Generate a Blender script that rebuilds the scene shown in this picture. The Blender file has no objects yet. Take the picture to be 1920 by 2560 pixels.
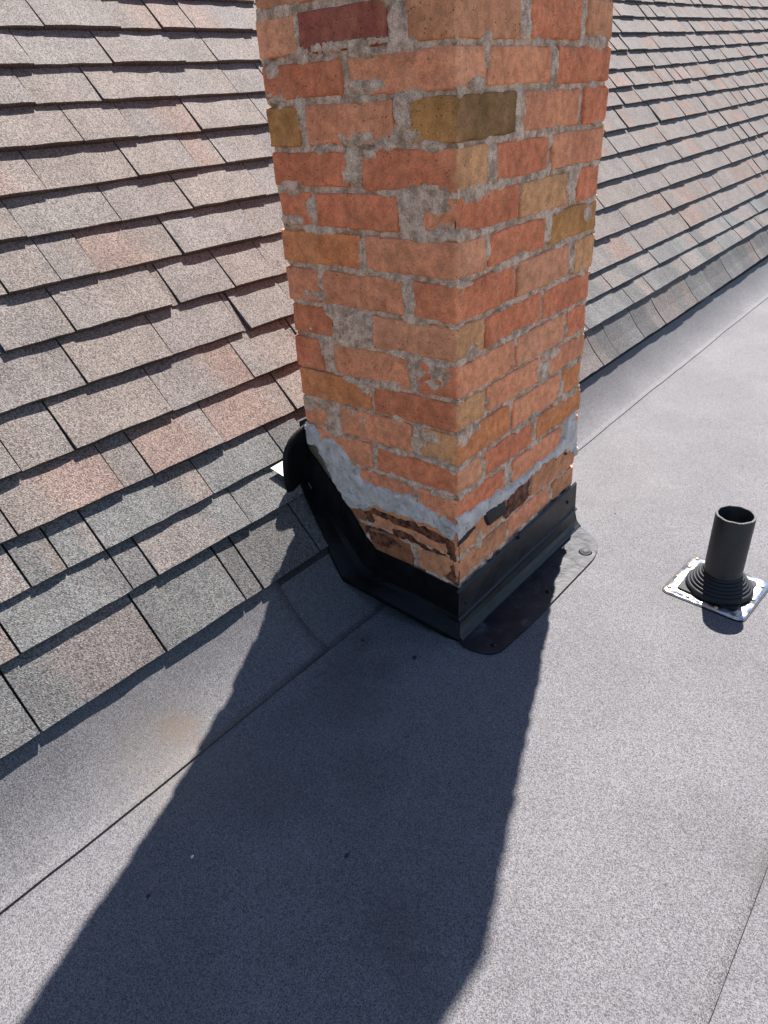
import bpy, math, random
import numpy as np
from mathutils import Vector, Matrix

scene = bpy.context.scene
col = scene.collection
random.seed(7)
rng = np.random.default_rng(11)

# ---------------------------------------------------------------- camera
cam_data = bpy.data.cameras.new("camera")
cam = bpy.data.objects.new("camera", cam_data)
col.objects.link(cam)
CAM = np.array((0.66659, -0.97089, 1.00020))
RC = np.array(((0.77003322, 0.63545501, -0.05697161),      # right
               (0.28604037, -0.42367394, -0.8594657),       # down
               (-0.57028918, 0.64552097, -0.5080088)))      # forward
M4 = Matrix.Identity(4)
for i in range(3):
    M4[i][0], M4[i][1], M4[i][2], M4[i][3] = RC[0][i], -RC[1][i], -RC[2][i], CAM[i]
cam.matrix_world = M4
cam_data.sensor_fit = 'VERTICAL'
cam_data.sensor_height = 24.0
FPX = 1736.0 / 2560.0                                        # focal length over image height
cam_data.lens = 24.0 * FPX
cam_data.clip_start = 0.02
cam_data.clip_end = 500.0
scene.camera = cam

# ---------------------------------------------------------------- daylight
SUN = Vector((-0.189, 0.482, 0.855)).normalized()            # towards the sun
world = bpy.data.worlds.new("World")
scene.world = world
world.use_nodes = True
wn = world.node_tree
sky = wn.nodes.new("ShaderNodeTexSky")
sky.sky_type = 'NISHITA'
sky.sun_disc = False
sky.sun_elevation = math.asin(SUN.z)
sky.sun_rotation = math.atan2(SUN.x, SUN.y)
sky.altitude = 200.0
sky.air_density = 1.0
sky.dust_density = 0.6
sky.ozone_density = 3.0
bg = wn.nodes["Background"]
bg.inputs["Strength"].default_value = 0.066
wn.links.new(sky.outputs[0], bg.inputs["Color"])
sd = bpy.data.lights.new("sun", 'SUN')
sd.energy = 5.0
sd.angle = math.radians(0.53)
sd.color = (1.0, 0.955, 0.90)
so = bpy.data.objects.new("sun", sd)
col.objects.link(so)
so.rotation_euler = SUN.to_track_quat('Z', 'Y').to_euler()
so.location = (-2, 4, 8)
vs = scene.view_settings
vs.view_transform = 'Standard'
vs.look = 'None'
vs.gamma = 1.0
vs.use_curve_mapping = False
vs.exposure = 1.76

# ---------------------------------------------------------------- measured layout (metres)
ROWS={
 0:[(-0.8124, 0.0011), (1.2141, -0.0144), (2.2088, -0.0064), (3.5606, -0.0056)],
 1:[(-0.7406, 0.1304), (1.3974, 0.1249), (2.1986, 0.1366), (3.8438, 0.1443)],
 2:[(-0.6906, 0.2205), (1.5333, 0.2227), (2.4585, 0.2258), (4.0076, 0.231)],
 3:[(-0.6392, 0.313), (1.6637, 0.306), (2.7549, 0.3241), (4.1972, 0.3314)],
 4:[(-0.5806, 0.4186), (0.1681, 0.4158), (1.85, 0.4249), (2.705, 0.4398), (4.4209, 0.4498)],
 5:[(-0.5148, 0.537), (0.2285, 0.5275), (1.9984, 0.5429), (2.8373, 0.5547), (4.6598, 0.5763)],
 6:[(-0.4545, 0.6456), (0.2892, 0.6409), (2.1739, 0.6514), (2.9535, 0.6709), (4.8891, 0.6976)],
 7:[(-0.3937, 0.755), (0.3573, 0.7557), (2.2993, 0.7661), (3.219, 0.7862), (5.1332, 0.8269)],
 8:[(-0.33, 0.8699), (0.4246, 0.8586), (2.4892, 0.8853), (3.3162, 0.903), (5.358, 0.9458)],
 9:[(-0.2739, 0.9708), (0.4864, 0.9646), (5.5898, 1.0686)],
 10:[(-0.2177, 1.0721), (0.5398, 1.0705), (2.8225, 1.1132), (5.8355, 1.1986)],
 11:[(-0.1598, 1.1763), (0.6036, 1.177), (2.9766, 1.2201), (6.0682, 1.3218)],
 12:[(-0.1048, 1.2754), (0.6619, 1.281), (3.1103, 1.331), (6.2843, 1.4362)],
 13:[(-0.0478, 1.3779), (0.7268, 1.3861), (3.301, 1.444), (6.5192, 1.5605)],
 14:[(3.4452, 1.5494), (6.7587, 1.6872)],
 15:[(6.9851, 1.8071)],
}
JL={
 0:[-0.745, -0.5, -0.305, -0.258],
 1:[-0.707, -0.49, -0.434, -0.199],
 2:[-0.636, -0.568, -0.493, -0.237, -0.027],
 3:[-0.396, -0.328, -0.146, 0.072],
 4:[-0.436, -0.212, 0.018],
 5:[-0.342, -0.136, 0.07, 0.088],
 6:[-0.301, -0.064, -0.043, 0.119],
 7:[-0.267, -0.179, 0.04, 0.285],
 8:[-0.278, -0.057, 0.142, 0.378],
 9:[-0.178, 0.052, 0.23, 0.319, 0.474],
 10:[-0.027, 0.116, 0.309, 0.54],
 11:[-0.082, 0.085, 0.3, 0.506],
 12:[-0.029, 0.176, 0.395, 0.505, 0.661],
 13:[0.057, 0.262, 0.388, 0.495, 0.707],
}
JR={
 0:[1.389, 1.523, 1.769, 1.991, 2.209, 2.39, 2.614, 2.886, 3.158, 3.392],
 1:[1.55, 1.823, 2.037, 2.238, 2.475, 2.702, 2.975, 3.278, 3.539],
 2:[1.744, 1.956, 2.234, 2.479, 2.742, 3.019, 3.257, 3.494, 3.764],
 3:[1.915, 2.182, 2.242, 2.505, 2.765, 2.987, 3.274, 3.569, 3.895],
 4:[1.996, 2.2, 2.471, 2.699, 2.94, 3.237, 3.453, 3.748, 4.125],
 5:[2.073, 2.303, 2.549, 2.633, 2.84, 3.049, 3.328, 3.584],
 6:[2.408, 2.527, 2.699, 2.946, 3.179, 3.504, 3.775],
 7:[2.504, 2.765, 2.996, 3.123, 3.364, 3.583],
}
BL={
 'Z':[(-0.4022, -0.3129), (-0.3088, -0.1226), (-0.0887, -0.0058)],
 'A':[(-0.4089, -0.2225), (-0.207, -0.0001)],
 'B':[(-0.4068, -0.3283), (-0.3107, -0.1189), (-0.0844, 0.0028)],
 'C':[(-0.3972, -0.2228), (-0.1901, -0.0002)],
 'D':[(-0.4044, -0.3184), (-0.306, -0.1163), (-0.0724, 0.0007)],
 'E':[(-0.4064, -0.2056), (-0.1941, 0.0004)],
 'F':[(-0.4103, -0.3171), (-0.3122, -0.1114), (-0.0901, 0.0001)],
 'G':[(-0.4097, -0.2959), (-0.1916, 0.0016)],
 'H':[(-0.4078, -0.3318), (-0.3007, -0.1061), (-0.0963, 0.0027)],
 'I':[(-0.4082, -0.2067), (-0.1987, 0.0033)],
 'J':[(-0.4116, -0.3237), (-0.2929, -0.1043), (-0.0954, 0.0022)],
 'K':[(-0.4236, -0.217), (-0.2034, -0.0001)],
 'L':[(-0.3475, -0.1105), (-0.098, -0.0018)],
}
BR={
 'Z':[(-0.0122, 0.1829), (0.2185, 0.391), (0.4144, 0.5166)],
 'A':[(-0.0101, 0.0813), (0.088, 0.2868), (0.3083, 0.5062)],
 'B':[(-0.0047, 0.1741), (0.2022, 0.4031), (0.4216, 0.5157)],
 'C':[(0.003, 0.0916), (0.1172, 0.2922), (0.3083, 0.5079)],
 'D':[(0.0043, 0.1958), (0.2021, 0.3787), (0.426, 0.5262)],
 'E':[(0.0023, 0.0913), (0.0997, 0.2954), (0.3164, 0.5154)],
 'F':[(0.002, 0.1929), (0.2008, 0.4054), (0.4305, 0.5286)],
 'G':[(0.0051, 0.0907), (0.0976, 0.3005), (0.3109, 0.5157)],
 'H':[(0.0067, 0.1978), (0.2072, 0.4057), (0.4265, 0.5274)],
 'I':[(0.0073, 0.0973), (0.1037, 0.3054), (0.3162, 0.5161)],
 'J':[(0.007, 0.1912), (0.2059, 0.4104), (0.4228, 0.5249)],
 'K':[(-0.0004, 0.0889), (0.0978, 0.294), (0.3054, 0.5191)],
 'L':[(-0.0016, 0.1764), (0.2097, 0.4343), (0.4614, 0.5252)],
}
ZT= {'A': 1.0656, 'B': 1.002, 'C': 0.9337, 'D': 0.8661, 'E': 0.7992, 'F': 0.7327, 'G': 0.66, 'H': 0.5927, 'I': 0.5229, 'J': 0.4594, 'K': 0.3883, 'L': 0.3231}
SMEAR_L= [(-0.394, 1.1156, 0.0163, 0.0324), (-0.3386, 1.1341, 0.0359, 0.0063), (-0.1059, 1.1041, 0.0145, 0.0213), (-0.2349, 1.08, 0.145, 0.0047), (-0.1694, 1.0226, 0.0368, 0.0077), (-0.3855, 1.0548, 0.0211, 0.0095), (-0.3855, 1.0172, 0.0274, 0.0081), (-0.1016, 0.9814, 0.0141, 0.024), (-0.0748, 0.9513, 0.0116, 0.0082), (-0.1972, 0.9502, 0.039, 0.0096), (-0.1333, 0.944, 0.0271, 0.0068), (-0.1704, 0.927, 0.0155, 0.0079), (-0.3238, 0.9893, 0.0117, 0.0231), (-0.2131, 0.9199, 0.0136, 0.0198), (-0.216, 0.8942, 0.026, 0.012), (-0.1697, 0.9269, 0.0155, 0.0088), (-0.367, 0.8787, 0.0285, 0.0065), (-0.0559, 0.8714, 0.0487, 0.0139), (-0.0933, 0.8507, 0.0222, 0.0288), (-0.0946, 0.823, 0.0201, 0.0167), (-0.0375, 0.849, 0.0256, 0.0071), (-0.32, 0.8393, 0.0124, 0.0143), (-0.3072, 0.8214, 0.0124, 0.0124), (-0.3748, 0.8174, 0.0294, 0.0064), (-0.2708, 0.8209, 0.0209, 0.0081), (-0.2423, 0.8121, 0.0204, 0.0061), (-0.0156, 0.7313, 0.0157, 0.0136), (-0.1022, 0.7228, 0.0132, 0.0143), (-0.2655, 0.7439, 0.0108, 0.0065), (-0.3308, 0.6844, 0.0491, 0.0094), (-0.2008, 0.7678, 0.0072, 0.0266), (-0.2252, 0.6322, 0.0336, 0.0278), (-0.2916, 0.6562, 0.0226, 0.0141), (-0.2812, 0.6364, 0.0081, 0.019), (-0.3155, 0.5759, 0.0154, 0.0227), (-0.0565, 0.574, 0.0476, 0.0259), (-0.0901, 0.5564, 0.0168, 0.0232), (-0.2244, 0.5141, 0.0193, 0.0153), (-0.2526, 0.5213, 0.023, 0.0077), (-0.3647, 0.4515, 0.0405, 0.0142), (-0.3174, 0.4314, 0.0215, 0.0211), (-0.2735, 0.4519, 0.0206, 0.0123), (-0.2284, 0.438, 0.0133, 0.0082), (-0.0891, 0.4397, 0.0146, 0.0229), (-0.0602, 0.4417, 0.017, 0.0076), (-0.3208, 0.4056, 0.0218, 0.0173), (-0.3917, 0.4431, 0.0191, 0.0173)]
SMEAR_R= [(0.1989, 1.0871, 0.0171, 0.0124), (0.062, 1.0142, 0.0201, 0.0092), (-0.0403, 1.002, 0.0267, 0.0087), (0.4592, 1.0692, 0.0411, 0.01), (0.1857, 0.9777, 0.0137, 0.0204), (0.0952, 0.9368, 0.0108, 0.0084), (0.298, 1.0334, 0.013, 0.0257), (0.1026, 0.9, 0.0129, 0.0226), (0.0536, 0.8664, 0.0506, 0.014), (0.3963, 0.8457, 0.0182, 0.0277), (0.0229, 0.8077, 0.0264, 0.0091), (0.1742, 0.739, 0.0259, 0.0084), (0.4048, 0.7062, 0.0278, 0.0216), (0.0267, 0.7292, 0.0257, 0.0059), (0.3047, 0.7722, 0.0107, 0.0196), (0.4777, 0.7808, 0.0173, 0.0141), (0.0531, 0.6081, 0.0198, 0.0099), (0.238, 0.5427, 0.03, 0.0127), (0.3351, 0.4842, 0.0252, 0.0221), (0.3578, 0.5148, 0.0342, 0.011), (0.0228, 0.4477, 0.0246, 0.0148), (0.0596, 0.4535, 0.0256, 0.0063), (0.3079, 0.4925, 0.0108, 0.0217), (0.4632, 0.3868, 0.0394, 0.0079), (0.1942, 0.2885, 0.0182, 0.015), (0.0924, 0.3419, 0.0055, 0.0138), (0.0825, 0.1968, 0.0095, 0.0274)]
CEM_L= [(-0.4169, 0.3823), (-0.4061, 0.3951), (-0.3935, 0.3908), (-0.3759, 0.3833), (-0.3631, 0.369), (-0.3361, 0.3785), (-0.3157, 0.3692), (-0.2991, 0.3591), (-0.2836, 0.34), (-0.2711, 0.3259), (-0.2544, 0.3189), (-0.2493, 0.2998), (-0.2086, 0.2957), (-0.1818, 0.2965), (-0.1557, 0.2958), (-0.1138, 0.3059), (-0.1113, 0.2925), (-0.0926, 0.2956), (-0.0776, 0.2862), (-0.0506, 0.2781), (-0.0298, 0.2795), (-0.0036, 0.2716), (-0.0024, 0.2291), (-0.0485, 0.2386), (-0.1072, 0.2445), (-0.1559, 0.2398), (-0.1761, 0.236), (-0.2097, 0.2401), (-0.235, 0.2287), (-0.261, 0.217), (-0.2977, 0.2144), (-0.3301, 0.2545), (-0.3476, 0.2925), (-0.3658, 0.3239), (-0.3853, 0.3457), (-0.412, 0.3464), (-0.4237, 0.351)]
CEM_R= [(-0.0055, 0.2831), (0.0189, 0.2848), (0.0896, 0.2816), (0.1269, 0.2754), (0.1554, 0.2797), (0.1856, 0.2658), (0.2209, 0.2677), (0.2846, 0.2637), (0.3001, 0.2723), (0.356, 0.2734), (0.4028, 0.273), (0.4254, 0.2829), (0.4482, 0.2928), (0.4467, 0.3214), (0.463, 0.3339), (0.4866, 0.3408), (0.5045, 0.3361), (0.5141, 0.2837), (0.5234, 0.2541), (0.5323, 0.2308), (0.5191, 0.2127), (0.4907, 0.2261), (0.4583, 0.249), (0.4247, 0.2467), (0.3585, 0.2537), (0.3134, 0.2512), (0.2919, 0.2451), (0.2331, 0.244), (0.1875, 0.2349), (0.1283, 0.2395), (0.0997, 0.2476), (0.0677, 0.2432), (0.0321, 0.2353), (-0.006, 0.2309)]
TAR_R1= [(-0.006, 0.2309), (0.0677, 0.2417), (0.0727, 0.223), (0.0455, 0.2224), (0.0322, 0.2147), (-0.0061, 0.2135)]
TAR_R2= [(0.095, 0.2515), (0.1772, 0.2398), (0.1832, 0.2063), (0.1689, 0.2104), (0.1103, 0.2119), (0.1003, 0.2296)]
TAR_R3= [(0.3585, 0.2537), (0.4246, 0.2477), (0.4582, 0.2501), (0.494, 0.2253), (0.5282, 0.2174), (0.5323, 0.2056), (0.4856, 0.2182), (0.4509, 0.2368), (0.42, 0.2374), (0.3602, 0.2404)]
TAR_L1= [(-0.2612, 0.2154), (-0.2168, 0.2384), (-0.1761, 0.236), (-0.1105, 0.2404), (-0.0485, 0.2371), (-0.0024, 0.2286), (-0.0026, 0.1878), (-0.0266, 0.1905), (-0.0293, 0.2133), (-0.0614, 0.2103), (-0.1116, 0.2161), (-0.1573, 0.2166), (-0.2027, 0.221), (-0.2184, 0.2188), (-0.2438, 0.2102)]
TAR_L2= [(-0.0026, 0.1968), (-0.0251, 0.1895), (-0.0132, 0.1777), (-0.0179, 0.1544), (-0.032, 0.1331), (-0.0136, 0.1236), (-0.0014, 0.1194)]
SEAL= [(-0.4156, 0.3406), (-0.3893, 0.3511), (-0.3763, 0.3411), (-0.3666, 0.3245), (-0.3525, 0.3051), (-0.3452, 0.2877), (-0.3363, 0.2646), (-0.3522, 0.2719), (-0.3751, 0.2988), (-0.4029, 0.3265)]
CW, CD, CH = 0.406, 0.518, 1.875                              # chimney width, depth, height
E0 = np.array((-0.325, 0.0, 0.132))                          # eave of the shingled slope
PITCH = math.radians(50)
DS = np.array((-math.cos(PITCH), 0.0, math.sin(PITCH)))      # up the slope
DN = np.array((math.sin(PITCH), 0.0, math.cos(PITCH)))       # slope normal

# ---------------------------------------------------------------- noise
def _hash(ix, iy, iz, seed):
    h = (ix.astype(np.int64) * 374761393 + iy.astype(np.int64) * 668265263 + iz.astype(np.int64) * 2147483647 + seed * 974634531) & 0xFFFFFFFF
    h = ((h ^ (h >> 13)) * 1274126177) & 0xFFFFFFFF
    h = ((h ^ (h >> 16)) * 2246822519) & 0xFFFFFFFF
    return ((h ^ (h >> 15)) & 0xFFFF) / 65535.0
def vnoise(P, seed=0):
    P = np.asarray(P, float)
    i = np.floor(P); f = P - i; f = f * f * (3 - 2 * f); i = i.astype(np.int64)
    r = 0.0
    for dx in (0, 1):
        wx = f[..., 0] if dx else 1 - f[..., 0]
        for dy in (0, 1):
            wy = f[..., 1] if dy else 1 - f[..., 1]
            for dz in (0, 1):
                wz = f[..., 2] if dz else 1 - f[..., 2]
                r = r + wx * wy * wz * _hash(i[..., 0] + dx, i[..., 1] + dy, i[..., 2] + dz, seed)
    return r * 2 - 1
def fbm(P, seed=0, octv=3):
    P = np.asarray(P, float); r = 0.0; a = 1.0; t = 0.0
    for k in range(octv):
        r = r + a * vnoise(P * (2 ** k) + 17.3 * k, seed + k); t += a; a *= 0.5
    return r / t
def sstep(a, b, x):
    t = np.clip((x - a) / (b - a), 0, 1)
    return t * t * (3 - 2 * t)

# ---------------------------------------------------------------- materials
class NT:
    def __init__(s, name):
        s.m = bpy.data.materials.new(name); s.m.use_nodes = True
        s.t = s.m.node_tree; s.p = s.t.nodes["Principled BSDF"]
        s.tc = s.t.nodes.new("ShaderNodeTexCoord").outputs["Object"]
    def n(s, kind, **kw):
        nd = s.t.nodes.new("ShaderNode" + kind)
        for k, v in kw.items(): setattr(nd, k, v)
        return nd
    def put(s, sock, v):
        if isinstance(v, bpy.types.NodeSocket): s.t.links.new(v, sock)
        else: sock.default_value = v
    def noise(s, scale, detail=3.0, rough=0.55, vec=None, dist=0.0):
        nd = s.n("TexNoise"); s.put(nd.inputs["Vector"], vec or s.tc)
        nd.inputs["Scale"].default_value = scale; nd.inputs["Detail"].default_value = detail
        nd.inputs["Roughness"].default_value = rough; nd.inputs["Distortion"].default_value = dist
        return nd.outputs["Fac"]
    def voro(s, scale, out="Color", vec=None, feature='F1'):
        nd = s.n("TexVoronoi", feature=feature); s.put(nd.inputs["Vector"], vec or s.tc)
        nd.inputs["Scale"].default_value = scale
        return nd.outputs[out]
    def rng(s, v, a, b, c=0.0, d=1.0, smooth=True):
        nd = s.n("MapRange", interpolation_type='SMOOTHSTEP' if smooth else 'LINEAR')
        s.put(nd.inputs["Value"], v)
        for i, x in zip(("From Min", "From Max", "To Min", "To Max"), (a, b, c, d)): nd.inputs[i].default_value = x
        return nd.outputs["Result"]
    def math(s, op, a, b=0.0):
        nd = s.n("Math", operation=op); s.put(nd.inputs[0], a); s.put(nd.inputs[1], b)
        return nd.outputs[0]
    def mix(s, f, a, b, blend='MIX'):
        nd = s.n("Mix", data_type='RGBA', blend_type=blend)
        s.put(nd.inputs["Factor"], f)
        s.put(nd.inputs[6], a if not isinstance(a, tuple) else (*a, 1)); s.put(nd.inputs[7], b if not isinstance(b, tuple) else (*b, 1))
        return nd.outputs[2]
    def gray(s, v):
        nd = s.n("CombineColor")
        for i in range(3): s.put(nd.inputs[i], v)
        return nd.outputs[0]
    def sep(s, c, i=0):
        nd = s.n("SeparateColor"); s.put(nd.inputs[0], c); return nd.outputs[i]
    def attr(s, name):
        nd = s.n("Attribute"); nd.attribute_name = name; return nd.outputs["Color"]
    def dist(s, pt):
        nd = s.n("VectorMath", operation='DISTANCE'); s.put(nd.inputs[0], s.tc); nd.inputs[1].default_value = pt
        return nd.outputs["Value"]
    def bump(s, h, strength, distance, prev=None):
        nd = s.n("Bump"); s.put(nd.inputs["Height"], h)
        nd.inputs["Strength"].default_value = strength; nd.inputs["Distance"].default_value = distance
        if prev: s.t.links.new(prev, nd.inputs["Normal"])
        return nd.outputs["Normal"]
    def done(s, color, rough=0.8, spec=0.3, normal=None, metal=0.0):
        s.put(s.p.inputs["Base Color"], color if not isinstance(color, tuple) else (*color, 1))
        s.put(s.p.inputs["Roughness"], rough); s.p.inputs["Specular IOR Level"].default_value = spec
        s.p.inputs["Metallic"].default_value = metal
        if normal: s.t.links.new(normal, s.p.inputs["Normal"])
        return s.m

def mat_shingle():
    k = NT("granule_shingle")
    g = k.sep(k.voro(430.0)); g2 = k.noise(300.0, 2.0)
    big = k.noise(9.0, 4.0, 0.6)
    c = k.mix(1.0, k.attr("tone"), k.gray(k.rng(g, 0.0, 1.0, 0.36, 1.66, False)), 'MULTIPLY')
    c = k.mix(1.0, c, k.gray(k.rng(big, 0.3, 0.7, 0.88, 1.10)), 'MULTIPLY')
    hue = k.sep(k.voro(310.0), 1)
    c = k.mix(k.rng(hue, 0.72, 1.0, 0.0, 0.35), c, (0.14, 0.095, 0.075))
    nb = k.bump(k.math('ADD', k.voro(430.0, "Distance"), g2), 0.55, 0.0016)
    return k.done(c, 0.85, 0.25, nb)
def mat_membrane():
    k = NT("granule_membrane")
    g = k.sep(k.voro(760.0)); big = k.noise(3.2, 5.0, 0.6); mid = k.noise(22.0, 4.0, 0.6)
    c = k.mix(k.rng(big, 0.32, 0.68), (0.0775, 0.0740, 0.0785), (0.0930, 0.0892, 0.0940))
    c = k.mix(1.0, c, k.gray(k.rng(g, 0.0, 1.0, 0.34, 1.66, False)), 'MULTIPLY')
    c = k.mix(1.0, c, k.gray(k.rng(mid, 0.25, 0.75, 0.965, 1.035)), 'MULTIPLY')
    c = k.mix(k.rng(k.noise(7.0, 6.0, 0.75, dist=1.2), 0.60, 0.78, 0.0, 0.30), c, (0.055, 0.050, 0.046))
    # sparse dark and rusty granules
    sp = k.sep(k.voro(150.0), 1); spn = k.noise(6.0, 2.0)
    c = k.mix(k.math('MULTIPLY', k.rng(sp, 0.955, 0.965, 0.0, 0.6), k.rng(k.voro(150.0, "Distance"), 0.16, 0.26, 1.0, 0.0)), c, (0.035, 0.03, 0.03))
    # rusty stain beside the eave, tar smudges and soil marks on the flat
    def stain(c, pt, r, colr, amt, nscale=45.0):
        d = k.math('ADD', k.dist(pt), k.math('MULTIPLY', k.math('SUBTRACT', k.noise(nscale, 4.0, 0.7), 0.5), r * 1.6))
        f = k.math('MULTIPLY', k.rng(d, r * 0.15, r, amt, 0.0), k.rng(k.noise(260.0, 2.0), 0.38, 0.62, 0.35, 1.0))
        return k.mix(f, c, colr)
    c = stain(c, (-0.235, -0.555, 0.03), 0.055, (0.085, 0.048, 0.026), 0.75)
    c = stain(c, (-0.215, -0.60, 0.02), 0.17, (0.108, 0.092, 0.075), 0.5)
    for pt, r, a in (((0.291, -0.583, 0), 0.075, 0.75), ((-0.122, -0.235, 0), 0.08, 0.7), ((-0.06, -0.19, 0), 0.05, 0.7), ((-0.147, -0.148, 0), 0.05, 0.8),
                     ((0.0, -0.53, 0), 0.10, 0.55), ((-0.033, -0.29, 0), 0.09, 0.6), ((0.653, -0.18, 0), 0.07, 0.6), ((0.36, -0.62, 0), 0.06, 0.5), ((0.09, -0.40, 0), 0.09, 0.5)):
        c = stain(c, pt, r, (0.036, 0.031, 0.029), a * 0.75, 60.0)
    nb = k.bump(k.math('ADD', k.voro(760.0, "Distance"), k.noise(330.0, 2.0)), 0.4, 0.0012)
    return k.done(c, 0.8, 0.35, nb)
def mat_brick():
    k = NT("weathered_brick")
    t = k.attr("tone")
    big = k.noise(14.0, 4.0, 0.6); mid = k.noise(55.0, 4.0, 0.65); fine = k.noise(420.0, 2.0)
    c = k.mix(k.rng(big, 0.35, 0.75, 0.0, 0.28), t, (0.82, 0.36, 0.17))
    c = k.mix(k.rng(k.noise(21.0, 4.0, 0.6, dist=0.5), 0.55, 0.78, 0.0, 0.35), c, (0.36, 0.13, 0.075))
    c = k.mix(1.0, c, k.gray(k.rng(mid, 0.2, 0.8, 0.70, 1.27)), 'MULTIPLY')
    c = k.mix(1.0, c, k.gray(k.rng(fine, 0.2, 0.8, 0.76, 1.22)), 'MULTIPLY')
    # pits and pale bloom
    pit = k.voro(170.0, "Distance"); pc = k.sep(k.voro(170.0), 1)
    pf = k.math('MULTIPLY', k.rng(pit, 0.10, 0.24, 1.0, 0.0), k.rng(pc, 0.88, 0.92))
    c = k.mix(k.math('MULTIPLY', pf, 0.8), c, (0.07, 0.035, 0.025))
    c = k.mix(k.rng(k.noise(30.0, 5.0, 0.7), 0.60, 0.80, 0.0, 0.32), c, (0.76, 0.52, 0.37))
    nb = k.bump(k.math('SUBTRACT', k.math('ADD', k.math('MULTIPLY', mid, 0.9), k.math('MULTIPLY', fine, 0.35)), k.math('MULTIPLY', pf, 0.7)), 1.0, 0.0045)
    return k.done(c, 0.9, 0.2, nb)
def mat_mortar():
    k = NT("old_mortar")
    a = k.noise(46.0, 6.0, 0.72, dist=0.3); g = k.sep(k.voro(760.0)); f = k.noise(240.0, 3.0, 0.7)
    c = k.mix(k.rng(a, 0.34, 0.64), (0.40, 0.245, 0.155), (0.86, 0.575, 0.40))
    c = k.mix(k.rng(k.noise(17.0, 4.0, 0.6), 0.56, 0.75, 0.0, 0.6), c, (0.82, 0.62, 0.47))
    c = k.mix(1.0, c, k.gray(k.rng(g, 0.0, 1.0, 0.70, 1.28, False)), 'MULTIPLY')
    c = k.mix(k.rng(f, 0.62, 0.75, 0.0, 0.7), c, (0.13, 0.10, 0.085))
    nb = k.bump(k.math('ADD', f, k.math('MULTIPLY', k.voro(760.0, "Distance"), 0.5)), 0.7, 0.003)
    return k.done(c, 0.95, 0.15, nb)
def mat_cement():
    k = NT("grey_cement")
    a = k.noise(30.0, 5.0, 0.6); s_ = k.noise(75.0, 4.0, 0.65, dist=0.6)
    c = k.mix(k.rng(a, 0.3, 0.7), (0.48, 0.405, 0.35), (0.68, 0.585, 0.51))
    c = k.mix(k.rng(s_, 0.54, 0.72, 0.0, 0.75), c, (0.13, 0.12, 0.12))
    nb = k.bump(k.math('ADD', k.noise(60.0, 4.0, 0.6, dist=0.4), k.math('MULTIPLY', k.noise(300.0, 3.0), 0.35)), 0.9, 0.006)
    return k.done(c, 0.6, 0.4, nb)
def mat_plain(name, c, rough, spec=0.5, metal=0.0, scale=60.0, var=0.25, bstr=0.15, bdist=0.002, c2=None):
    k = NT(name)
    f = k.noise(scale, 4.0, 0.6)
    cc = k.mix(k.rng(f, 0.3, 0.7), tuple(x * (1 - var) for x in c), tuple(min(1, x * (1 + var)) for x in c))
    if c2: cc = k.mix(k.rng(k.noise(scale * 0.6, 5.0, 0.7), 0.52, 0.70), cc, c2)
    nb = k.bump(k.noise(scale * 1.7, 4.0, 0.6), bstr, bdist)
    return k.done(cc, k.rng(f, 0.3, 0.7, max(0.02, rough - 0.08), min(1, rough + 0.1)), spec, nb, metal)

M_SH, M_ME, M_BR, M_MO, M_CE = mat_shingle(), mat_membrane(), mat_brick(), mat_mortar(), mat_cement()
M_BLK = mat_plain("black_painted_steel", (0.004, 0.004, 0.0045), 0.46, 0.17, 0.0, 40.0, 0.3, 0.10, 0.002)
M_APR = mat_plain("grey_black_coated_steel", (0.014, 0.014, 0.0145), 0.40, 0.30, 0.0, 30.0, 0.35, 0.06, 0.002)
M_PLATE = mat_plain("black_plate_steel", (0.008, 0.008, 0.012), 0.42, 0.3, 0.0, 26.0, 0.3, 0.28, 0.004, (0.05, 0.047, 0.055))
M_TAR = mat_plain("black_tar", (0.017, 0.013, 0.011), 0.6, 0.35, 0.0, 120.0, 0.4, 0.8, 0.003)
M_TARB = mat_plain("brown_tar_residue", (0.16, 0.058, 0.03), 0.75, 0.2, 0.0, 70.0, 0.75, 1.0, 0.004, (0.03, 0.016, 0.012))
M_SEAL = mat_plain("brown_sealant", (0.10, 0.07, 0.045), 0.5, 0.3, 0.0, 50.0, 0.2, 0.3, 0.002)
def mat_flange():
    k = NT("bare_aluminium")
    f = k.noise(30.0, 1.5, 0.4)
    c = k.mix(k.rng(k.noise(38.0, 3.0, 0.5), 0.48, 0.66), (0.46, 0.46, 0.48), (0.20, 0.20, 0.22))
    return k.done(c, k.rng(f, 0.3, 0.7, 0.26, 0.38), 0.4, k.bump(f, 0.7, 0.014), 1.0)
M_ALU = mat_flange()
M_WHITE = mat_plain("bright_bare_metal", (0.66, 0.66, 0.67), 0.4, 0.5, 0.2, 40.0, 0.05, 0.1, 0.002)
M_RUB = mat_plain("black_rubber", (0.013, 0.013, 0.015), 0.55, 0.22, 0.0, 90.0, 0.2, 0.1, 0.001)
M_PIPE = mat_plain("black_plastic_pipe", (0.020, 0.020, 0.021), 0.48, 0.4, 0.0, 70.0, 0.25, 0.08, 0.001)
M_RIM = mat_plain("sawn_pipe_rim", (0.09, 0.09, 0.09), 0.8, 0.2, 0.0, 300.0, 0.5, 0.6, 0.001)
M_NAIL = mat_plain("nail_head", (0.45, 0.33, 0.17), 0.4, 0.5, 0.6, 200.0, 0.2)
M_DECK = mat_plain("dark_roofing_felt", (0.03, 0.029, 0.03), 0.95, 0.1, 0.0, 200.0, 0.3)
M_CHIP = mat_plain("pale_chip", (0.5, 0.47, 0.43), 0.8, 0.2, 0.0, 300.0, 0.2)

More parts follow.
